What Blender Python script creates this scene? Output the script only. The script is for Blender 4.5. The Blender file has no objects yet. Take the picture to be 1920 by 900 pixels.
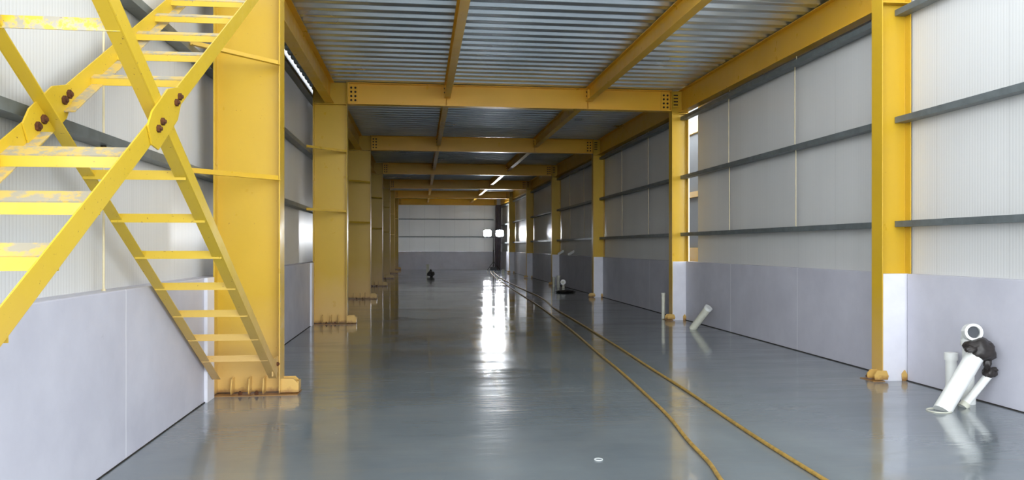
import bpy, bmesh, math, random
from mathutils import Vector, Matrix, noise
random.seed(7)
S = bpy.context.scene
C = S.collection
PI = math.pi

# ------------------------------------------------------------------ materials
def srgb(r, g, b):
    f = lambda c: (c/255/12.92) if c/255 <= .04045 else ((c/255+.055)/1.055)**2.4
    return (f(r), f(g), f(b), 1)

class NT:
    def __init__(self, name):
        self.m = bpy.data.materials.new(name); self.m.use_nodes = True
        self.t = self.m.node_tree; self.t.nodes.clear()
        self.out = self.n('ShaderNodeOutputMaterial')
        self.b = self.n('ShaderNodeBsdfPrincipled')
        self.l(self.b.outputs[0], self.out.inputs[0])
    def n(self, t, **k):
        o = self.t.nodes.new(t)
        for a, v in k.items(): setattr(o, a, v)
        return o
    def l(self, a, b): self.t.links.new(a, b)
    def val(self, sock, v):
        if hasattr(v, 'is_output'): self.l(v, sock)
        else: sock.default_value = v
    def math(self, op, a, b=0.0, c=None):
        o = self.n('ShaderNodeMath', operation=op)
        self.val(o.inputs[0], a); self.val(o.inputs[1], b)
        if c is not None: self.val(o.inputs[2], c)
        return o.outputs[0]
    def pos(self):
        if not hasattr(self, '_p'):
            g = self.n('ShaderNodeNewGeometry'); s = self.n('ShaderNodeSeparateXYZ')
            self.l(g.outputs['Position'], s.inputs[0]); self._p = (g.outputs['Position'], s.outputs)
        return self._p
    def noise(self, scale, detail=4, rough=.55, stretch=None, vec=None):
        o = self.n('ShaderNodeTexNoise'); o.inputs['Scale'].default_value = scale
        o.inputs['Detail'].default_value = detail; o.inputs['Roughness'].default_value = rough
        v = vec or self.pos()[0]
        if stretch:
            mp = self.n('ShaderNodeMapping'); mp.inputs['Scale'].default_value = stretch
            self.l(v, mp.inputs[0]); v = mp.outputs[0]
        self.l(v, o.inputs['Vector']); return o.outputs[0]
    def ramp(self, f, a, b, lo=0.0, hi=1.0):
        o = self.n('ShaderNodeMapRange'); o.clamp = True
        self.val(o.inputs[0], f)
        for i, v in enumerate((a, b, lo, hi)): self.val(o.inputs[i+1], v)
        return o.outputs[0]
    def mix(self, f, a, b):
        o = self.n('ShaderNodeMix', data_type='RGBA')
        self.val(o.inputs[0], f); self.val(o.inputs[6], a); self.val(o.inputs[7], b)
        return o.outputs[2]
    def set(self, **k):
        for a, v in k.items(): self.val(self.b.inputs[a.replace('_', ' ')], v)
    def bump(self, h, strength, dist):
        o = self.n('ShaderNodeBump'); o.inputs['Strength'].default_value = strength
        o.inputs['Distance'].default_value = dist
        self.l(h, o.inputs['Height']); self.l(o.outputs[0], self.b.inputs['Normal'])

def plain(name, col, rough=.5, metal=0, spec=.5, var=.12, scale=9):
    t = NT(name)
    n = t.ramp(t.noise(scale), .35, .65)
    d = tuple(c*(1-var) for c in col[:3])+(1,)
    t.set(Base_Color=t.mix(n, d, col), Roughness=rough, Metallic=metal, Specular_IOR_Level=spec)
    return t.m

def yellow(name, col, rust=.0, dust=0.0, rough=.34, wear=0.0, top=.75):
    t = NT(name); P = t.pos()[1]
    n = t.ramp(t.noise(1.3, 3), .3, .7)
    base = t.mix(n, tuple(c*.93 for c in col[:3])+(1,), col)
    # builders' dust and splashed mud that stuck to the foot of the steel
    if dust:
        dn = t.math('ADD', P[2], t.math('MULTIPLY', t.noise(2.4, 3), -.5))
        base = t.mix(t.ramp(dn, .05, top, dust, 0.0), base, srgb(206, 168, 104))
    if wear:
        base = t.mix(t.ramp(t.noise(11, 6, .7, (1,1,1)), .45, .55, 0, wear), base, srgb(158, 154, 142))
    if dust:                            # rust bleeding up from the foot plates
        rz = t.math('ADD', P[2], t.math('MULTIPLY', t.noise(11, 4, .65), -.11))
        base = t.mix(t.ramp(rz, -.035, .01, .7, 0), base, srgb(112, 66, 40))
    sp = t.ramp(t.noise(48, 5, .65), .72-rust*.06, .75-rust*.06)
    base = t.mix(t.math('MULTIPLY', sp, .85), base, srgb(92, 58, 34))
    t.set(Base_Color=base, Roughness=t.ramp(t.noise(5), .3, .7, rough-.07, rough+.1), Specular_IOR_Level=.45)
    t.bump(t.noise(60, 2), .06, .004)
    return t.m

YEL = srgb(204, 165, 40)
M = {}
M['yellow'] = yellow('yellow_paint', YEL, .4, .75)
M['yellow_beam'] = yellow('yellow_beam_paint', srgb(238, 184, 50), .2, 0)
M['yellow_stair'] = yellow('yellow_stair_paint', srgb(208, 175, 44), 1.0, 1.0, .38, 0, 1.25)
M['yellow_worn'] = yellow('worn_yellow_paint', srgb(208, 178, 96), .8, .9, .42, .9)
M['yellow_scraped'] = yellow('scraped_yellow_paint', srgb(224, 188, 52), .9, .9, .4, .95)
M['rust'] = plain('rusty_steel', srgb(104, 66, 42), .75, .2, .3, .45, 40)
M['dark'] = plain('dark_bolt_steel', srgb(48, 36, 24), .6, .3, .3)
M['girt'] = plain('grey_primer', srgb(112, 120, 122), .42, .25, .5, .25, 6)
M['rod'] = plain('pale_rod', srgb(214, 200, 160), .5, .1)
M['pvc'] = plain('white_pvc', srgb(232, 234, 230), .28, 0, .5, .08, 8)
M['pvc_old'] = plain('dusty_pvc', srgb(206, 206, 190), .4, 0, .5, .15, 12)
M['plug'] = plain('grey_plug', srgb(62, 66, 72), .5)
M['black'] = plain('black_plastic', srgb(46, 41, 39), .42, 0, .5, .3, 15)
M['hose'] = plain('yellow_hose_rubber', srgb(176, 142, 70), .5, 0, .4, .4, 22)
M['seam'] = plain('dark_sealant', srgb(52, 48, 46), .8, 0, .2, .3, 10)
M['sheet'] = plain('dark_sheet', srgb(122, 112, 120), .65, 0, .3, .25, 3)
M['steel'] = plain('black_stand_steel', srgb(34, 34, 36), .45, .5)
M['ring'] = plain('white_ring', srgb(210, 214, 214), .5)

def metal_deck():
    t = NT('galvanised_deck')
    n = t.ramp(t.noise(.8, 2, .5), .3, .7)
    t.set(Base_Color=t.mix(n, srgb(205, 216, 224), srgb(232, 240, 246)), Metallic=.9,
          Roughness=t.ramp(t.noise(.6, 1), .3, .7, .27, .34))
    return t.m
M['deck'] = metal_deck()

def cladding(name='white_ribbed_cladding', metal=0.0, rough=.27, tone=1.0, sw=.25):
    t = NT(name); P = t.pos()[1]
    s = t.math('ADD', P[0], P[1])
    rib = t.math('SINE', t.math('MULTIPLY', s, 2*PI/.075))
    rib = t.math('POWER', t.math('ABSOLUTE', rib), .5)
    fr = t.math('FRACT', t.math('DIVIDE', s, 1.0))
    seam = t.math('LESS_THAN', fr, .010)
    h = t.math('SUBTRACT', t.math('MULTIPLY', rib, .35), seam)
    n = t.ramp(t.noise(.8, 3, .5, (1, 1, .25)), .3, .7)
    base = t.mix(n, srgb(206, 207, 206), srgb(216, 217, 216))
    if tone < 1: base = t.mix(1-tone, base, srgb(70, 71, 70))
    base = t.mix(t.math('MULTIPLY', seam, sw), base, srgb(110, 110, 110) if tone < 1 else srgb(170, 170, 170))
    sv = t.n('ShaderNodeCombineXYZ'); t.val(sv.inputs[0], t.math('FLOOR', t.math('DIVIDE', s, 1.0)))
    base = t.mix(t.ramp(t.noise(1.7, 0, .5, None, sv.outputs[0]), .3, .7, 0, .12), base, srgb(176, 176, 172))
    t.set(Base_Color=base, Roughness=rough, Metallic=metal, Specular_IOR_Level=.5)
    t.bump(h, .6, .006)
    return t.m
M['clad'] = cladding()
M['sheet_metal'] = cladding('silver_ribbed_sheet', .6, .40, .62, .75)

def plaster():
    t = NT('painted_wainscot_plaster'); P = t.pos()[1]
    n = t.ramp(t.noise(1.6, 5, .6), .3, .7)
    base = t.mix(n, srgb(186, 186, 197), srgb(200, 200, 210))
    fr = t.math('FRACT', t.math('DIVIDE', t.math('SUBTRACT', P[1], .9-.006+t_off), 7.1/3))
    w = t.math('ADD', fr, t.math('MULTIPLY', t.math('SUBTRACT', t.noise(5, 2), .5), .006))
    joint = t.math('LESS_THAN', t.math('ABSOLUTE', t.math('SUBTRACT', w, .006)), .0028)
    base = t.mix(t.math('MULTIPLY', joint, .8), base, srgb(232, 232, 236))
    sm = t.ramp(t.noise(3.2, 6, .7, (1, 1, 1.6)), .70, .76)
    base = t.mix(t.math('MULTIPLY', sm, .25), base, srgb(150, 148, 152))
    ch = t.ramp(t.noise(30, 2), .80, .82)
    base = t.mix(t.math('MULTIPLY', ch, .5), base, srgb(226, 236, 236))
    t.set(Base_Color=base, Roughness=t.ramp(t.noise(4), .3, .7, .38, .55), Specular_IOR_Level=.4)
    t.bump(t.noise(9, 5), .12, .01)
    return t.m
t_off = 0.0
M['plaster'] = plaster()
M['pier'] = plain('white_pier_paint', srgb(222, 222, 230), .45, 0, .4, .06, 5)

def epoxy():
    t = NT('wet_grey_epoxy')
    n = t.ramp(t.noise(.55, 5, .6), .3, .7)
    base = t.mix(n, srgb(104, 113, 119), srgb(126, 135, 139))
    st = t.ramp(t.noise(1.4, 5, .65, (.35, 1.3, 1)), .56, .70)
    base = t.mix(t.math('MULTIPLY', st, .3), base, srgb(140, 134, 124))
    fl = t.ramp(t.noise(16, 2), .795, .81)
    base = t.mix(t.math('MULTIPLY', fl, .7), base, srgb(190, 194, 196))
    wet = t.ramp(t.math('ADD', t.noise(.9, 6, .65, (.45, 1.5, 1)), t.ramp(t.pos()[1][1], 6, 20, .10, -.06)), .44, .62)
    t.set(Base_Color=base, Roughness=t.ramp(wet, 0, 1, .065, .21), Specular_IOR_Level=.55,
          Coat_Weight=.25, Coat_Roughness=.04)
    rip = t.math('MULTIPLY', t.noise(5.5, 4, .6, (.22, 1.5, 1)), t.ramp(t.noise(.35, 3, .6, (.6, 1.2, 1)), .42, .60, .08, 1.2))
    h = t.math('ADD', t.math('MULTIPLY', t.noise(1.2, 2, .5, (.45, .8, 1)), .6), rip)
    t.bump(h, .09, .06)
    return t.m
M['floor'] = epoxy()
M['outside'] = plain('grey_outside_cladding', srgb(150, 153, 156), .6, 0, .3, .05, 2)
M['ground'] = plain('pale_site_ground', srgb(178, 176, 170), .9, 0, .2, .2, 1)

def lamp_mat():
    t = NT('lit_floodlight_lens')
    t.set(Base_Color=(1, 1, 1, 1), Emission_Color=(.93, .96, 1, 1), Emission_Strength=110)
    return t.m
M['lamp'] = lamp_mat()

# ------------------------------------------------------------------ mesh helpers
class MB:
    def __init__(self): self.bm = bmesh.new(); self.n0 = 0; self.marks = []
    def mark(self, i):                 # the faces added since the last mark take material slot i
        self.bm.faces.ensure_lookup_table()
        for f in self.bm.faces[self.n0:]: f.material_index = i
        self.n0 = len(self.bm.faces); return self
    def box(self, x0, x1, y0, y1, z0, z1):
        v = [self.bm.verts.new(p) for p in ((x0,y0,z0),(x1,y0,z0),(x1,y1,z0),(x0,y1,z0),
                                            (x0,y0,z1),(x1,y0,z1),(x1,y1,z1),(x0,y1,z1))]
        for f in ((3,2,1,0),(4,5,6,7),(0,1,5,4),(1,2,6,5),(2,3,7,6),(3,0,4,7)):
            self.bm.faces.new([v[i] for i in f])
        return self
    def prism(self, prof, o, A, B, D):
        o, A, B, D = map(Vector, (o, A, B, D))
        a = [self.bm.verts.new(o + A*p + B*q) for p, q in prof]
        b = [self.bm.verts.new(o + A*p + B*q + D) for p, q in prof]
        n = len(prof)
        self.bm.faces.new(a); self.bm.faces.new(b[::-1])
        for i in range(n): self.bm.faces.new((a[i], b[i], b[(i+1) % n], a[(i+1) % n]))
        return self
    def tube(self, pts, r, seg=10, caps=True, radii=None):
        pts = [Vector(p) for p in pts]; rings = []
        t0 = (pts[1]-pts[0]).normalized()
        nrm = t0.orthogonal().normalized()
        for i, p in enumerate(pts):
            if i == 0: t = pts[1]-pts[0]
            elif i == len(pts)-1: t = pts[-1]-pts[-2]
            else: t = (pts[i]-pts[i-1]).normalized() + (pts[i+1]-pts[i]).normalized()
            t = t.normalized()
            nrm = (nrm - t*nrm.dot(t)).normalized(); bi = t.cross(nrm)
            rr = radii[i] if radii else r
            rings.append([self.bm.verts.new(p + (nrm*math.cos(2*PI*k/seg) + bi*math.sin(2*PI*k/seg))*rr)
                          for k in range(seg)])
        for a, b in zip(rings, rings[1:]):
            for k in range(seg):
                self.bm.faces.new((a[k], a[(k+1) % seg], b[(k+1) % seg], b[k]))
        if caps:
            self.bm.faces.new(rings[0][::-1]); self.bm.faces.new(rings[-1])
        return self
    def lathe(self, prof, o, D, seg=24, close=True):
        # prof: (distance along D, radius), a closed loop turned about the line o + D
        o = Vector(o); D = Vector(D).normalized(); n = D.orthogonal().normalized(); b = D.cross(n)
        rings = [[self.bm.verts.new(o + D*h + (n*math.cos(2*PI*k/seg) + b*math.sin(2*PI*k/seg))*r)
                  for k in range(seg)] for h, r in prof]
        m = len(rings)
        for i in range(m if close else m-1):
            p, q = rings[i], rings[(i+1) % m]
            for k in range(seg):
                self.bm.faces.new((p[k], p[(k+1) % seg], q[(k+1) % seg], q[k]))
        return self
    def hexbolt(self, o, D, r, h):
        o = Vector(o); D = Vector(D).normalized(); n = D.orthogonal().normalized(); b = D.cross(n)
        self.prism([(math.cos(PI/3*k)*r, math.sin(PI/3*k)*r) for k in range(6)], o, n, b, D*h)
        self.prism([(math.cos(PI/5*k)*r*.5, math.sin(PI/5*k)*r*.5) for k in range(10)], o + D*h, n, b, D*h*.6)
        return self
    def blob(self, o, r, scale=(1,1,1), amp=.3, freq=6, sub=4, seed=0):
        v = bmesh.ops.create_icosphere(self.bm, subdivisions=sub, radius=1)['verts']
        o = Vector(o)
        for q in v:
            d = q.co.normalized()
            k = 1 + amp*noise.noise(d*freq*.35 + Vector((seed,0,0))) + amp*.5*abs(noise.noise(d*freq + Vector((0,seed,0))))
            q.co = o + Vector((d.x*scale[0], d.y*scale[1], d.z*scale[2]))*r*k
        return self
    def build(self, name, mat, parent=None, smooth=False, bevel=0):
        bm = self.bm
        bmesh.ops.recalc_face_normals(bm, faces=bm.faces)
        me = bpy.data.meshes.new(name); bm.to_mesh(me); bm.free()
        for q in (mat if isinstance(mat, tuple) else (mat,)): me.materials.append(M[q])
        if smooth:
            for p in me.polygons: p.use_smooth = True
        o = bpy.data.objects.new(name, me); C.objects.link(o)
        if smooth:
            md = o.modifiers.new('split', 'EDGE_SPLIT'); md.split_angle = math.radians(38)
        if bevel:
            md = o.modifiers.new('bevel', 'BEVEL'); md.width = bevel; md.segments = 2
            md.limit_method = 'ANGLE'; md.angle_limit = math.radians(40)
        if parent: o.parent = parent
        return o

def tag(o, label, cat, group=None):
    o['kind'] = 'thing'; o['label'] = label; o['category'] = cat
    if group: o['group'] = group
    return o
def thing(name, label, cat, loc=(0,0,0), group=None, rotz=0):
    o = bpy.data.objects.new(name, None); C.objects.link(o); o.location = loc
    o.rotation_euler = (0, 0, rotz); o.empty_display_size = .2
    return tag(o, label, cat, group)
def struct(o): o['kind'] = 'structure'; return o
def dup(o, loc, label=None, parent=None):
    c = o.copy(); C.objects.link(c)
    if parent is None:
        c.location = loc
        if label: c['label'] = label
    else: c.parent = parent
    for ch in [x for x in bpy.data.objects if x.parent == o]: dup(ch, None, None, c)
    return c

def I_prof(depth, width, tf, tw):      # a = across the flange, b = along the depth
    d, w, t = depth/2, width/2, tw/2
    return [(-w,-d),(w,-d),(w,-d+tf),(t,-d+tf),(t,d-tf),(w,d-tf),(w,d),(-w,d),(-w,d-tf),(-t,d-tf),(-t,-d+tf),(-w,-d+tf)]
def L_prof(a, b, t):                    # leg a on the first axis, leg b on the second
    return [(0,0),(a,0),(a,t),(t,t),(t,b),(0,b)]

ORD = ['first','second','third','fourth','fifth','sixth','seventh']
BAY = 7.1
FR = [8.0 + BAY*i for i in range(7)]    # the portal frames
XL, XR = -2.06, 5.42                    # faces of the plastered wainscot
ZW = 1.2
YF = FR[6]                              # end wall

# ------------------------------------------------------------------ the setting
struct(MB().box(-2.30, 5.66, -5, 50.95, -.15, 0).build('floor', 'floor'))
struct(MB().box(-40, 45, -45, 75, -.30, -.16).build('ground', 'ground'))

def deck():
    bm = MB(); y = 7.90; low, high = 4.72, 4.80; pts = []
    while y < 50.9:
        pts += [(y, low), (y+.014, low+.006), (y+.028, low), (y+.128, low), (y+.139, low-.005), (y+.150, low), (y+.192, high), (y+.273, high)]
        y += .315
    x0, x1 = -2.185, 5.49
    xs = [x0 + (x1-x0)*i/6 for i in range(7)]
    rows = [[bm.bm.verts.new((x, p[0], p[1])) for p in pts] for x in xs]
    top = [[bm.bm.verts.new((x, p[0], p[1]+.012)) for p in pts] for x in xs]
    for R in (rows, top):
        for a, b in zip(R, R[1:]):
            for i in range(len(pts)-1): bm.bm.faces.new((a[i], a[i+1], b[i+1], b[i]))
    n = len(pts)-1
    for i in range(n):
        bm.bm.faces.new((rows[0][i], rows[0][i+1], top[0][i+1], top[0][i]))
        bm.bm.faces.new((rows[-1][i], rows[-1][i+1], top[-1][i+1], top[-1][i]))
    for i in range(6):
        bm.bm.faces.new((rows[i][0], rows[i+1][0], top[i+1][0], top[i][0]))
        bm.bm.faces.new((rows[i][n], rows[i+1][n], top[i+1][n], top[i][n]))
    o = bm.build('ceiling', 'deck'); return struct(o)
deck()

wl = struct(MB().box(-2.30, -2.22, 3.0, 50.9, ZW, 4.95).build('wall_left', 'clad'))
b = MB().box(-2.30, XL, 3.0, YF, 0, ZW)
b.build('wainscot', 'plaster', wl, bevel=.008)
b = MB()
for y in FR[:-1]: b.box(XL, XL+.03, y-.40, y-.16, 0, ZW)
b.build('pier', 'pier', wl)

GAP = (14.52, 15.22)                     # the cladding stops short of the second column
b = MB().box(5.50, 5.58, 2.2, GAP[0], ZW, 4.95).box(5.50, 5.58, GAP[1], 50.9, ZW, 4.95)
wr = struct(b.build('wall_right', 'clad'))
b = MB()
ys = [2.2] + FR
for i in range(7):
    b.box(XR, 5.62, ys[i] + (.115 if i else 0), ys[i+1] - (.115 if i < 6 else 0), 0, ZW)
b.build('wainscot', 'plaster', wr, bevel=.008)
for y in FR[:-1]:
    b = MB().box(5.145, 5.462, y-.096, y-.008, 0, ZW).box(5.145, 5.462, y+.008, y+.096, 0, ZW)
    b.box(5.482, 5.62, y-.113, y+.113, 0, ZW)
    b.build('pier', 'pier', wr)
wb = struct(MB().box(-2.22, 5.50, YF+.09, YF+.17, ZW, 4.95).build('wall_back', 'sheet_metal'))
MB().box(-2.30, 5.62, YF+.05, YF+.17, 0, ZW-.001).build('wainscot', 'plaster', wb)
o = struct(MB().box(XL, XL+.008, 3.0, YF, 0, .008).build('baseboard_left', 'seam'))
b = MB()
for i in range(7): b.box(XR-.012, XR, ys[i] + (.115 if i else 0), ys[i+1]-.115, 0, .010)
o = struct(b.build('baseboard_right', 'seam'))

# what shows through the gap: the next hall's pale wall with yellow rails
struct(MB().box(7.75, 7.85, 15, 30, -.15, 8.5).build('wall_outside', 'outside'))
for z0, z1, w in ((1.02, 1.48, 'wide yellow rail low on the pale wall outside the gap'),
               (2.90, 3.06, 'narrow yellow rail across the pale wall outside the gap'),
               (4.70, 5.05, 'high yellow beam on the pale wall outside the gap')):
    d = z1-z0
    b = MB().prism([(0,0),(.09,0),(.09,.012),(.012,.012),(.012,d-.012),(.09,d-.012),(.09,d),(0,d)],
                   (7.65, 15.2, z0), (1,0,0), (0,0,1), (0,14,0))
    tag(b.build('steel_rail', 'yellow_beam'), w, 'rail')

# ------------------------------------------------------------------ columns
def octa(w, h, c):
    return [(0,0),(w-c*.3,0),(w,c*.5),(w,h-c),(w-c,h),(0,h)]
def left_column(label):
    t = thing('steel_column', label, 'column', (-1.725, FR[0], 0), 'yellow columns along the left wall')
    MB().prism(I_prof(.65, .25, .014, .012), (0,0,.02), (0,1,0), (1,0,0), (0,0,4.69)).build('shaft', 'yellow', t, bevel=.002)
    MB().box(-.33, .50, -.14, .14, 0, .008).build('base_plate', 'yellow', t)
    for x in (-.15, .02, .16):
        MB().prism([(0,0),(.13,0),(.135,.05),(.10,.15),(.02,.16),(0,.16)], (x-.006, -.006, .02), (0,-1,0), (0,0,1), (.012,0,0)).build('base_rib', 'yellow', t)
    MB().prism(octa(.17, .14, .05), (.325, -.075, .02), (1,0,0), (0,0,1), (0,.014,0)).build('base_rib', 'yellow', t)
    MB().prism(octa(.17, .14, .05), (.325, .075, .02), (1,0,0), (0,0,1), (0,.014,0)).build('base_rib', 'yellow', t)
    MB().box(.485, .50, -.065, .075, .02, .13).build('base_rib', 'yellow', t)
    for x, y in ((.42,0), (-.07,-.10), (.09,-.10)):
        MB().hexbolt((x,y,.008), (0,0,1), .022, .025).build('anchor_bolt', 'rust', t)
    MB().box(-.311, .311, -.12, -.006, 4.270, 4.284).build('stiffener', 'yellow', t)
    for z in (2.17, 3.33):
        a = Vector((-.345, -.82, z)); e = Vector((.305, -.128, z)); d = (e-a)
        n = Vector((d.y, -d.x, 0)).normalized()
        MB().prism(L_prof(.05, .05, .006), a, n, (0,0,1), d).build('fly_brace', 'yellow', t)
    return t
LC = left_column('first and nearest yellow column on the left, right behind the stair')
for i in range(1, 7):
    l = f'{ORD[i]} yellow column from the front along the left wall'
    if i == 6: l = 'farthest yellow column on the left, standing in the end wall corner'
    dup(LC, (-1.725, FR[i] - (.16 if i == 6 else 0), 0), l)

def right_column(label):
    t = thing('steel_column', label, 'column', (5.305, FR[0], 0), 'yellow columns along the right wall')
    MB().prism(I_prof(.35, .20, .012, .010), (0,0,.02), (0,1,0), (1,0,0), (0,0,4.69)).build('shaft', 'yellow', t, bevel=.002)
    MB().box(-.30, -.16, -.13, .13, 0, .008).build('base_plate', 'yellow', t)
    MB().prism(octa(.12, .10, .04), (-.175, -.012, .02), (-1,0,0), (0,0,1), (0,.014,0)).build('base_rib', 'yellow', t)
    MB().prism([(-.075,0),(.075,0),(.085,.04),(.06,.10),(-.05,.105),(-.085,.05)], (-.20, -.128, .02), (1,0,0), (0,0,1), (0,.014,0)).build('base_rib', 'yellow', t)
    MB().prism([(-.03,0),(.03,0),(.035,.06),(.0,.12),(-.035,.08)], (.09, -.115, .0), (1,0,0), (0,0,1), (0,.014,0)).build('base_rib', 'yellow', t)
    MB().hexbolt((-.245,.07,.02), (0,0,1), .02, .022).build('anchor_bolt', 'rust', t)
    MB().box(-.163, .163, -.095, -.006, 4.236, 4.248).build('stiffener', 'yellow', t)
    c = MB().box(-.155, -.035, -.098, -.088, 4.36, 4.66).build('cleat', 'yellow', t)
    for z in (4.41, 4.475, 4.54, 4.605):
        MB().box(-.14, -.05, -.104, -.098, z-.012, z+.012).build('slot', 'dark', c)
    return t
RC = right_column('first and nearest yellow column on the right, beside the white pipes')
for i in range(1, 6):
    l = f'{ORD[i]} yellow column from the front along the right wall'
    if i == 1: l = 'second yellow column on the right, beside the open gap in the cladding'
    dup(RC, (5.305, FR[i], 0), l)

# ------------------------------------------------------------------ cross beams
def cross_beam(label):
    t = thing('cross_beam', label, 'beam', (1.865, FR[1], 4.495), 'yellow cross beams under the deck')
    w = 3.25
    MB().prism(I_prof(.42, .20, .014, .010), (-w,0,0), (0,1,0), (0,0,1), (2*w,0,0)).build('girder', 'yellow_beam', t)
    for s in (-1, 1):
        x0, x1 = sorted((s*w, s*(w-.19)))
        p = MB().box(x0, x1, -.020, -.005, -.19, .19).build('splice_plate', 'yellow_beam', t)
        for dx in (.055, .135):
            for z in (-.125, -.045, .04, .12):
                MB().hexbolt((s*(w-dx), -.020, z), (0,-1,0), .023, .008).build('bolt', 'dark', p)
        MB().box(s*w-.006, s*w+.006, -.1, .1, -.21, .21).build('end_plate', 'yellow_beam', t)
    for x in (-1.325, 1.525):
        MB().box(x-.005, x+.005, -.095, -.005, -.196, .196).build('stiffener', 'yellow_beam', t)
    return t
CB = cross_beam('nearest yellow cross beam under the metal deck, with bolted ends')
for i in range(2, 7):
    l = f'{ORD[i-1]} yellow cross beam from the front under the metal deck'
    if i == 6: l = 'farthest yellow cross beam, along the top of the end wall'
    dup(CB, (1.865, FR[i] - (.03 if i == 6 else 0), 4.495), l)

# joists between the frames
def joist(x, depth, width, flange_y, i):
    y0, y1 = FR[i]+flange_y, FR[i+1]-flange_y
    if i == 5: y1 = FR[6]-(.32 if x < 0 else .20)
    b = MB().prism(I_prof(depth, width, .012, .008), (x, y0, 4.711-depth/2), (1,0,0), (0,0,1), (0,y1-y0,0))
    return b
for nm, x, dep, wid, fy in (('leftmost', -1.74, .415, .17, .012), ('second from left', .54, .275, .12, .105),
                            ('third from left', 3.39, .275, .13, .105), ('rightmost', 5.365, .45, .16, .012)):
    for i in range(6):
        if i == 0: w = 'in front of the first cross beam'
        elif i == 1: w = 'just past the first cross beam'
        else: w = f'between the {ORD[i-1]} and {ORD[i]} cross beams'
        L = f'{nm} yellow joist under the metal deck {w}'
        o = joist(x, dep, wid, fy, i).build('steel_joist', 'yellow_beam')
        tag(o, L, 'joist', 'yellow joists under the deck')
        if nm.startswith(('second', 'third')):
            s = -1 if nm.startswith('third') else 1
            for k in (FR[i]+.16, FR[i+1]-(.255 if i == 5 else .16)):
                MB().box(x-.05, x-.004, k-.045, k+.045, 4.49, 4.66).build('cleat', 'yellow_beam', o)
                for z in (4.535, 4.615):
                    MB().hexbolt((x-.05, k, z), (-1,0,0), .016, .01).build('bolt', 'dark', o)

# ------------------------------------------------------------------ girts and sag rods
GP = [(0,0),(.125,0),(.125,.068),(.105,.068),(.105,.063),(.120,.063),(.120,.006),(.006,.006),(.006,.063),(.022,.063),(.022,.068),(0,.068)]
GRZ = (1.725, 2.90, 4.11); GLZ = (2.19, 3.30, 4.42)
def baytext(i):
    return ['before the first yellow column', 'between the first and second yellow columns', 'between the second and third yellow columns',
            'between the third and fourth yellow columns', 'between the fourth and fifth yellow columns',
            'between the fifth and sixth yellow columns', 'between the sixth yellow column and end wall'][i]
for i in range(7):
    a = FR[i-1] if i else 2.3; e = FR[i]
    for k, w in enumerate(('lowest', 'middle', 'top')):
        y0, y1 = a+.02, e-.02
        if i == 6: y1 = e-.02
        o = MB().prism(GP, (5.335, y0, GRZ[k]), (1,0,0), (0,0,1), (0,y1-y0,0)).build('wall_girt', 'girt')
        tag(o, f'{w} grey steel girt on right wall {baytext(i)}', 'girt', 'grey girts on the right wall')
        y0, y1 = (a if i else 3.0)+.003, e-.003
        o = MB().prism(GP, (-2.085, y0, GLZ[k]), (-1,0,0), (0,0,1), (0,y1-y0,0)).build('wall_girt', 'girt')
        tag(o, f'{w} grey steel girt on left wall {baytext(i)}', 'girt', 'grey girts on the left wall')
for z, w in ((2.14, 'lower'), (3.31, 'upper')):
    o = MB().prism(GP, (-1.38, YF-.04, z), (0,1,0), (0,0,1), (6.3,0,0)).build('wall_girt', 'girt')
    tag(o, f'{w} of the two grey girts across the far end wall', 'girt', 'grey girts on the end wall')

for i in (1, 2, 3):
    for k, w in ((1, 'nearer'), (2, 'farther')):
        y = FR[i-1] + BAY*k/3
        b = MB()
        for (a, e), dy in zip(((GRZ[0]+.008, GRZ[1]-.002), (GRZ[1]+.008, GRZ[2]-.002), (GRZ[2]+.008, 4.25)), (0, .03, -.02)):
            b.tube([(5.395, y+dy, a), (5.395, y+dy, e)], .007, 8)
            b.hexbolt((5.395, y+dy, a), (0,0,1), .015, .012)
        tag(b.build('sag_rod', 'rod'), f'{w} thin pale sag rod on right wall {baytext(i)}', 'rod', 'thin pale rods between the girts')
y = 8 - BAY/3 - .17
b = MB()
for a, e in ((ZW, GLZ[0]-.002), (GLZ[0]+.008, GLZ[1]-.002), (GLZ[1]+.008, GLZ[2]-.002)):
    b.tube([(-2.14, y, a), (-2.14, y, e)], .008, 8); b.hexbolt((-2.14, y, a), (0,0,1), .015, .012)
o = tag(b.build('sag_rod', 'rod'), 'thin pale sag rod on the left wall behind the stair', 'rod', 'thin pale rods between the girts')
MB().hexbolt((-2.14, y, GLZ[0]), (0,0,-1), .02, .03).build('nut', 'dark', o)

# ------------------------------------------------------------------ crossing stair flights
XS, XI = -1.41, -2.025                 # outer faces of the two stringers
YX, ZX = 4.42, 2.236                   # where the flights cross
SA, SB = -.595, .606                   # rise per metre along Y
def stringer(mat, name, parent, y0, y1, slope, side, h=.10, leg=.078, cut=None):
    # an angle: upright leg in the XZ-plane's YZ face, bottom leg turned inwards
    a = Vector((0, y0, ZX + slope*(y0-YX))); e = Vector((0, y1, ZX + slope*(y1-YX)))
    d = (e-a); up = Vector((0, -d.z, d.y)).normalized()
    if up.z < 0: up = -up
    x = XS if side > 0 else XI
    o = Vector((x,0,0)) + a - up*h/2
    b = MB().prism([(0,0),(.008,0),(.008,h),(0,h)], o, (-side,0,0), up, d).mark(0)
    b.prism([(.008,0),(leg,0),(leg,.008),(.008,.008)], o, (-side,0,0), up, d).mark(1)
    return b.build(name, mat, parent, bevel=.0015)
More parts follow.
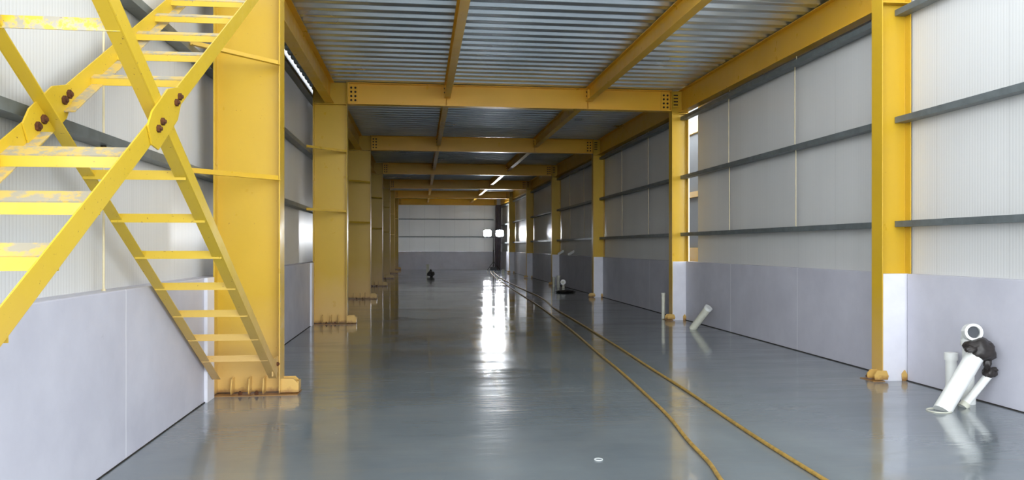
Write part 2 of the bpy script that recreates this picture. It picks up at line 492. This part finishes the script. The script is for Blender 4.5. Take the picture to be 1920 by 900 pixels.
def rung(parent, y, z, ang, mat, deep=.075, h=.056):
    # folded tread: upright lip plus a leg laid back along the pitch of the flight
    x0, x1 = XI+.008, XS-.012
    b = MB().box(x0, x1, y, y+.007, z, z+h).mark(0)
    c, s = math.cos(ang), math.sin(ang)
    b.prism([(0,0),(deep,0),(deep,.007),(0,.007)], (x0, y, z+h-.004), (0,c,s), (0,-s,c), (x1-x0,0,0)).mark(1)
    return b.build('tread', mat, parent)

fa = thing('steel_stair', 'yellow steel stair of two crossed flights with worn open treads by the left wall', 'stair', (-1.72, 4.4, 0))
fb = fa
def rel(o, p): o.parent = p; o.matrix_parent_inverse = Matrix.Translation(-Vector(p.location)); return o
for side in (1, -1):
    rel(stringer(('yellow_stair', 'yellow_stair'), 'stringer', None, 2.45, 7.78, SA, side), fa)
    rel(stringer(('yellow_stair', 'yellow_stair') if side > 0 else ('yellow_stair', 'yellow_worn'), 'stringer', None, .80, YX-.13, SB, side, .115), fb)
    rel(stringer(('yellow_stair', 'yellow_stair') if side > 0 else ('yellow_stair', 'yellow_worn'), 'stringer', None, YX+.13, 7.74, SB, side, .115), fb)
Y_ = lambda zc: zc/.99266 + .195
for zc, z in [(7.16-.416*i, .425+.2473*i) for i in range(7)]:
    rel(rung(None, Y_(zc)-.05, z, math.atan(SA), ('yellow_stair', 'yellow_stair'), .05), fa)
rel(rung(None, Y_(3.60), 2.53, math.atan(SA), ('yellow_scraped', 'yellow_worn'), .05, .06), fa)
for zc, z in ((1.50,.43),(1.88,.68),(2.25,.92),(2.63,1.166),(3.0,1.405),(3.387,1.643),(3.74,1.89)):
    rel(rung(None, Y_(zc)-.02, z, math.atan(SB), ('yellow_stair', 'yellow_worn'), .10, .058), fb)
for zc, z in ((4.75,2.50),(5.15,2.755),(5.50,2.985),(5.88,3.23),(6.26,3.475),(6.64,3.72),(7.02,3.96)):
    rel(rung(None, Y_(zc)-.02, z, math.atan(SB), ('yellow_stair', 'yellow_worn'), .06, .045), fb)
# gusset plates bolted over the crossing
tb = Vector((0,1,SB)).normalized(); nb = Vector((0,-tb.z,tb.y))
for side in (1, -1):
    x = XS+.001 if side > 0 else XI+.009
    pr = [(-.30,-.05),(-.22,-.115),(.17,-.10),(.30,-.03),(.30,.055),(.10,.115),(-.20,.10),(-.30,.06)]
    g = rel(MB().prism(pr, (x, YX, ZX), tb, nb, (.010,0,0)).build('gusset_plate', 'yellow_stair', None, bevel=.001), fb)
    for s, t in ((.255,.012),(.18,.004),(-.10,.0),(-.18,-.008)):
        p = Vector((x+.010, YX, ZX)) + tb*s + nb*t
        o = MB().hexbolt(p, (1,0,0), .021 if side > 0 else .026, .016).build('bolt', 'rust', None)
        o.parent = g; o.matrix_parent_inverse = g.matrix_parent_inverse.copy()
        o.matrix_parent_inverse = Matrix.Identity(4)
rel(MB().box(XS-.02, XS-.008, 7.60, 7.872, .24, .40).build('foot_cleat', 'yellow_stair'), fa)
rel(MB().hexbolt((XS-.008, 7.80, .33), (1,0,0), .022, .016).build('bolt', 'rust'), fa)

# ------------------------------------------------------------------ PVC pipes
def pipe(mb, p0, p1, r, wall=.006, seg=28):
    p0, p1 = Vector(p0), Vector(p1); L = (p1-p0).length
    return mb.lathe([(0,r),(L,r),(L,r-wall),(max(L-.25,.02),r-wall),(max(L-.25,.02),.001),(0,.001)], p0, p1-p0, seg)
def wrap(name, o, r, sc, label, seed, amp=.45):
    return tag(MB().blob(o, r, sc, amp, 6, 4, seed).build(name, 'black', smooth=True), label, 'plastic bag')

t = thing('waste_pipe', 'thick white slanted pipe by the right wall, its top wrapped in black plastic', 'pipe', (4.74, 6.40, 0))
p0, p1 = Vector((0,0,.0)), Vector((.455,.12,.52))
pipe(MB(), p0-(p1-p0)*.0, p1, .078).build('pipe_barrel', 'pvc', t, smooth=True)
MB().tube([(-.03+.16*math.cos(a)*.62, .10*math.sin(a), .004) for a in [2*PI*k/20 for k in range(21)]], .007, 6).build('floor_seal', 'pvc_old', t)
bg = MB().blob((5.215, 6.52, .535), .116, (1.12,1.0,.98), .26, 4, 4, 3.1)
bg.blob((5.10, 6.47, .545), .055, (1.3,.8,.55), .3, 5, 3, 1.4)
bg.blob((5.275, 6.50, .425), .05, (.7,.7,1.3), .3, 5, 3, 5.4)
tag(bg.build('plastic_bag', 'black', smooth=True), 'larger black plastic wrap tied over the thick slanted pipe', 'plastic wrap')

t = thing('waste_pipe', 'thin white slanted pipe in front of the upright one, black plastic on its tip', 'pipe', (5.04, 6.52, 0))
pipe(MB(), (0,0,0), (.285,.03,.285), .036).build('pipe_barrel', 'pvc', t, smooth=True)
MB().lathe([(0,.036),(0,.046),(.05,.043),(.05,.036)], (0,0,0), (.285,.03,.285), 20).build('floor_collar', 'pvc_old', t, smooth=True)
bg = MB().blob((5.335, 6.55, .315), .058, (1.1,.9,.95), .28, 4, 4, 9.0)
bg.blob((5.368, 6.53, .345), .032, (1.0,.8,.8), .3, 5, 3, 2.2)
tag(bg.build('plastic_bag', 'black', smooth=True), 'smaller black plastic wrap on the tip of the thin slanted pipe', 'plastic wrap')

t = thing('waste_pipe', 'tall white upright pipe with open elbow mouth beside the right wall', 'pipe', (5.215, 6.67, 0))
b = MB(); b.tube([(0,0,0),(0,0,.14),(0,0,.141),(0,0,.62)], .05, 26, True, [.062,.062,.052,.052])
b.build('pipe_barrel', 'pvc', t, smooth=True)
MB().lathe([(0,.052),(0,.066),(.06,.066),(.06,.052)], (0,0,.555), (0,0,1), 26).build('socket_collar', 'pvc', t, smooth=True)
arc = [(-.02*math.sin(a)*1.2, -.075*(1-math.cos(a)), .60+.09*math.sin(a)) for a in [PI/2*k/7 for k in range(8)]]
b = MB().tube(arc, .058, 24)
b.build('elbow', 'pvc', t, smooth=True)
d = Vector((-.30,-1,.12)).normalized(); mo = Vector(arc[-1]) + Vector((0,.02,.0))
MB().lathe([(0,.056),(0,.080),(.085,.080),(.085,.056)], mo, d, 28).build('mouth_ring', 'pvc', t, smooth=True)
MB().lathe([(.03,.001),(.03,.056),(.055,.056),(.055,.001)], mo, d, 24).build('grey_plug', 'plug', t)

t = thing('waste_pipe', 'short white capped pipe standing behind the thick slanted pipe', 'pipe', (5.30, 7.02, 0))
MB().tube([(0,0,0),(0,0,.40)], .052, 24).build('pipe_barrel', 'pvc', t, smooth=True)
MB().lathe([(0,.052),(0,.063),(.070,.063),(.075,.058),(.075,.001),(.055,.001),(.055,.052)], (0,0,.365), (0,0,1), 24).build('cap', 'pvc', t, smooth=True)

t = thing('waste_pipe', 'white slanted pipe with capped end in front of the second right column', 'pipe', (4.94, 13.33, 0))
pipe(MB(), (0,0,0), (.20,-.26,.40), .066).build('pipe_barrel', 'pvc_old', t, smooth=True)
MB().lathe([(0,.066),(0,.074),(.05,.074),(.05,.001),(.04,.001),(.04,.066)], (.19,-.247,.38), (.20,-.26,.40), 24).build('cap', 'pvc', t, smooth=True)
t = thing('waste_pipe', 'thin upright pipe standing at the foot of the second right column', 'pipe', (5.045, 15.31, 0))
MB().tube([(0,0,0),(0,0,.53)], .038, 18).build('pipe_barrel', 'pvc_old', t, smooth=True)
MB().lathe([(0,.038),(0,.043),(.05,.043),(.05,.001),(.04,.001),(.04,.038)], (0,0,.49), (0,0,1), 18).build('cap', 'pvc_old', t, smooth=True)

for x, y, h, r, l in ((5.00, 28.1, .36, .045, 'thin far pipe beside the fourth right column, left of a thicker one'),
                      (5.09, 27.6, .43, .062, 'thicker far upright pipe beside the fourth right column'),):
    t = thing('waste_pipe', l, 'pipe', (x, y, 0))
    MB().tube([(0,0,0),(0,0,h)], r, 18).build('pipe_barrel', 'pvc_old', t, smooth=True)
    MB().lathe([(0,r),(0,r*1.15),(.08,r*1.15),(.08,.001),(.06,.001),(.06,r)], (0,0,h-.07), (0,0,1), 18).build('cap', 'pvc_old', t, smooth=True)
t = thing('waste_pipe', 'low far pipe with round mouth right of the thicker upright pipe', 'pipe', (5.20, 27.2, 0))
MB().tube([(0,0,0),(0,0,.16)], .05, 18).build('pipe_barrel', 'pvc_old', t, smooth=True)
MB().lathe([(0,.04),(0,.095),(.11,.095),(.11,.05)], (0,.02,.21), (-.25,-1,.1), 22).build('mouth_ring', 'pvc', t, smooth=True)
MB().lathe([(.02,.001),(.02,.05),(.06,.05),(.06,.001)], (0,.02,.21), (-.25,-1,.1), 22).build('plug', 'pvc_old', t)
t = thing('waste_pipe', 'short far pipe on the floor near the floodlight stand', 'pipe', (4.52, 41.0, 0))
MB().tube([(0,0,0),(0,0,.25)], .065, 18).build('pipe_barrel', 'pvc_old', t, smooth=True)
MB().lathe([(0,.065),(0,.075),(.08,.075),(.08,.001),(.06,.001),(.06,.065)], (0,0,.19), (0,0,1), 18).build('cap', 'pvc_old', t, smooth=True)
t = thing('waste_pipe', 'pale far pipe standing behind the black bag on the left floor', 'pipe', (.45, 43.0, 0))
MB().tube([(0,0,0),(0,0,.50)], .085, 18).build('pipe_barrel', 'pvc_old', t, smooth=True)
MB().lathe([(0,.085),(0,.095),(.08,.095),(.08,.001),(.06,.001),(.06,.085)], (0,0,.44), (0,0,1), 18).build('cap', 'pvc_old', t, smooth=True)
for y, l in ((28.6, 'small white pipe stub poking out above the far right wainscot, beside the fourth column'),
             (26.6, 'small white pipe stub poking out above the far right wainscot, nearer one')):
    o = MB(); pipe(o, (5.49, y+.1, ZW+.14), (5.27, y-.04, ZW+.03), .045, .008, 18)
    tag(o.build('pipe_stub', 'pvc', smooth=True), l, 'pipe', 'white pipe stubs on the right wall')

o = MB().blob((.55, 38.2, .15), .145, (1.15,1,1), .35, 5, 4, 4.0)
o.blob((.55, 38.2, .32), .06, (.9,.9,1), .4, 5, 3, 2.0)
tag(o.build('plastic_bag', 'black', smooth=True), 'black tied plastic bag on the far left floor before a pale pipe', 'bag')
o = MB().blob((4.78, 24.6, .035), .22, (1.3,.9,.16), .5, 6, 4, 6.0)
tag(o.build('plastic_sheet', 'black', smooth=True), 'crumpled black plastic lying flat by the right wall past the third column', 'plastic sheet')

# ------------------------------------------------------------------ hoses
def smooth_path(pts, n=8):
    P = [Vector(p) for p in pts]; P = [P[0]*2-P[1]] + P + [P[-1]*2-P[-2]]; out = []
    for i in range(1, len(P)-2):
        for k in range(n):
            t = k/n; a, b_, c, d = P[i-1:i+3]
            out.append(.5*((2*b_) + (c-a)*t + (2*a-5*b_+4*c-d)*t*t + (3*b_-a-3*c+d)*t**3))
    out.append(P[-2]); return out
H1 = HOSE1 = [(1.82,3.2),(1.868,4.4),(1.97,5.02),(2.06,5.62),(2.163,6.46),(2.262,7.46),(2.376,8.82),(2.497,10.46),(2.664,13.0),(2.831,15.72),(2.995,19.3),(3.185,24.5),(3.43,31.0),(3.70,37.5),(4.05,43.0),(4.3,46.0)]
H2 = [(2.55,3.6),(2.567,4.65),(2.617,5.59),(2.665,6.52),(2.733,7.65),(2.822,9.10),(2.908,10.83),(3.03,13.15),(3.127,15.4),(3.26,18.1),(3.54,22.0),(3.62,27.0),(3.74,33.0),(3.95,38.0),(4.22,43.0),(4.42,46.0)]
for P, l in ((H1, 'left of the two long yellow hoses lying along the wet floor'),
             (H2, 'right of the two long yellow hoses, nearer the right wall')):
    rng = random.Random(len(l))
    pts = [(x+rng.uniform(-.012,.012), y, .014) for x, y in P]
    tag(MB().tube(smooth_path(pts, 10), .0145, 10).build('rubber_hose', 'hose', smooth=True), l, 'hose', 'long yellow hoses on the floor')
tag(MB().tube([(1.25+.028*math.cos(a), 5.22+.028*math.sin(a), .004) for a in [2*PI*k/24 for k in range(25)]], .004, 6).build('plastic_ring', 'ring'),
    'tiny pale plastic ring lying on the near grey floor', 'ring')

# ------------------------------------------------------------------ floodlight stand in the far corner
t = thing('floodlight_stand', 'tripod stand with twin bright floodlights by the far end wall', 'floodlight', (4.62, 47.6, 0))
MB().tube([(0,0,.25),(0,0,1.3),(0,0,1.301),(0,0,2.15)], .03, 12, True, [.032,.032,.022,.022]).build('mast', 'steel', t, smooth=True)
MB().box(-.69, .69, -.025, .025, 2.09, 2.125).build('crossbar', 'steel', t)
for k in range(3):
    a = PI/2 + 2*PI*k/3
    MB().tube([(0.02*math.cos(a),0.02*math.sin(a),.55),(.5*math.cos(a),.5*math.sin(a),.018)], .016, 8).build('leg', 'steel', t, smooth=True)
MB().box(-.20, .20, -.14, .14, .02, .22).build('ballast_box', 'steel', t, bevel=.02)
for x in (-.385, .385):
    h = MB().prism([(-.20,-.23),(.20,-.23),(.27,-.15),(.27,.15),(.20,.23),(-.20,.23),(-.27,.15),(-.27,-.15)],
                   (x, -.05, 2.36), (1,0,0), (0,0,1), (0,.10,0)).build('lamp_head', 'steel', t, bevel=.005)
    MB().prism([(-.17,-.20),(.17,-.20),(.24,-.13),(.24,.13),(.17,.20),(-.17,.20),(-.24,.13),(-.24,-.13)], (x,-.062,2.36), (1,0,0), (0,0,1), (0,.011,0)).build('lens', 'lamp', h)
    MB().box(x-.295, x-.275, -.03, .03, 2.15, 2.40).box(x+.275, x+.295, -.03, .03, 2.15, 2.40).build('yoke', 'steel', h)

# dark sheet hung in the far right corner
b = MB(); nx, nz = 22, 14; g = []
for j in range(nz+1):
    z = .01 + 4.25*j/nz
    g.append([Vector((4.915 + .05*(j/nz-.3) + .385*i/nx, 49.55 + .06*math.sin(i*1.15 + .4*math.sin(j*.6)) + .05*noise.noise(Vector((i*.3,j*.3,0))), z)) for i in range(nx+1)])
F = [[b.bm.verts.new(p) for p in r] for r in g]; K = [[b.bm.verts.new(p + Vector((0,.012,0))) for p in r] for r in g]
for R in (F, K):
    for j in range(nz):
        for i in range(nx): b.bm.faces.new((R[j][i], R[j][i+1], R[j+1][i+1], R[j+1][i]))
for j in range(nz):
    for i in (0, nx): b.bm.faces.new((F[j][i], F[j+1][i], K[j+1][i], K[j][i]))
for i in range(nx):
    for j in (0, nz): b.bm.faces.new((F[j][i], F[j][i+1], K[j][i+1], K[j][i]))
tag(b.build('plastic_sheet', 'sheet', smooth=True), 'dark sheet hanging full height in the far right corner behind the floodlights', 'sheet')

# ------------------------------------------------------------------ light, sky, camera
SKY_LOW, SKY_HIGH = 4.5, .65
w = bpy.data.worlds.new('overcast_sky'); S.world = w; w.use_nodes = True
bg = w.node_tree.nodes['Background']
wt = w.node_tree
tc = wt.nodes.new('ShaderNodeTexCoord'); sx = wt.nodes.new('ShaderNodeSeparateXYZ'); rp = wt.nodes.new('ShaderNodeMapRange')
wt.links.new(tc.outputs['Generated'], sx.inputs[0]); wt.links.new(sx.outputs[2], rp.inputs[0])
for k, v in enumerate((0.05, .45, SKY_LOW, SKY_HIGH)): rp.inputs[k+1].default_value = v
wt.links.new(rp.outputs[0], bg.inputs[1])
bg.inputs[0].default_value = (.90, .95, 1, 1)
sl = bpy.data.lights.new('sun', 'SUN'); sl.energy = .15; sl.angle = math.radians(40); sl.color = (1, .96, .90)
so = bpy.data.objects.new('sun', sl); C.objects.link(so)
so.rotation_euler = Vector((.10, .62, -.78)).to_track_quat('-Z', 'Y').to_euler()

cam = bpy.data.cameras.new('camera'); co = bpy.data.objects.new('camera', cam); C.objects.link(co)
co.location = (0, 0, 1.5); co.rotation_euler = (PI/2, 0, -math.atan(173/1420))
cam.sensor_width = 36; cam.lens = 1420/1920*36; cam.shift_y = 13/1920
cam.clip_start = .05; cam.clip_end = 300
S.camera = co
S.view_settings.view_transform = 'Standard'; S.view_settings.look = 'None'
S.view_settings.gamma = 1; S.view_settings.use_curve_mapping = False
S.view_settings.exposure = 1.27
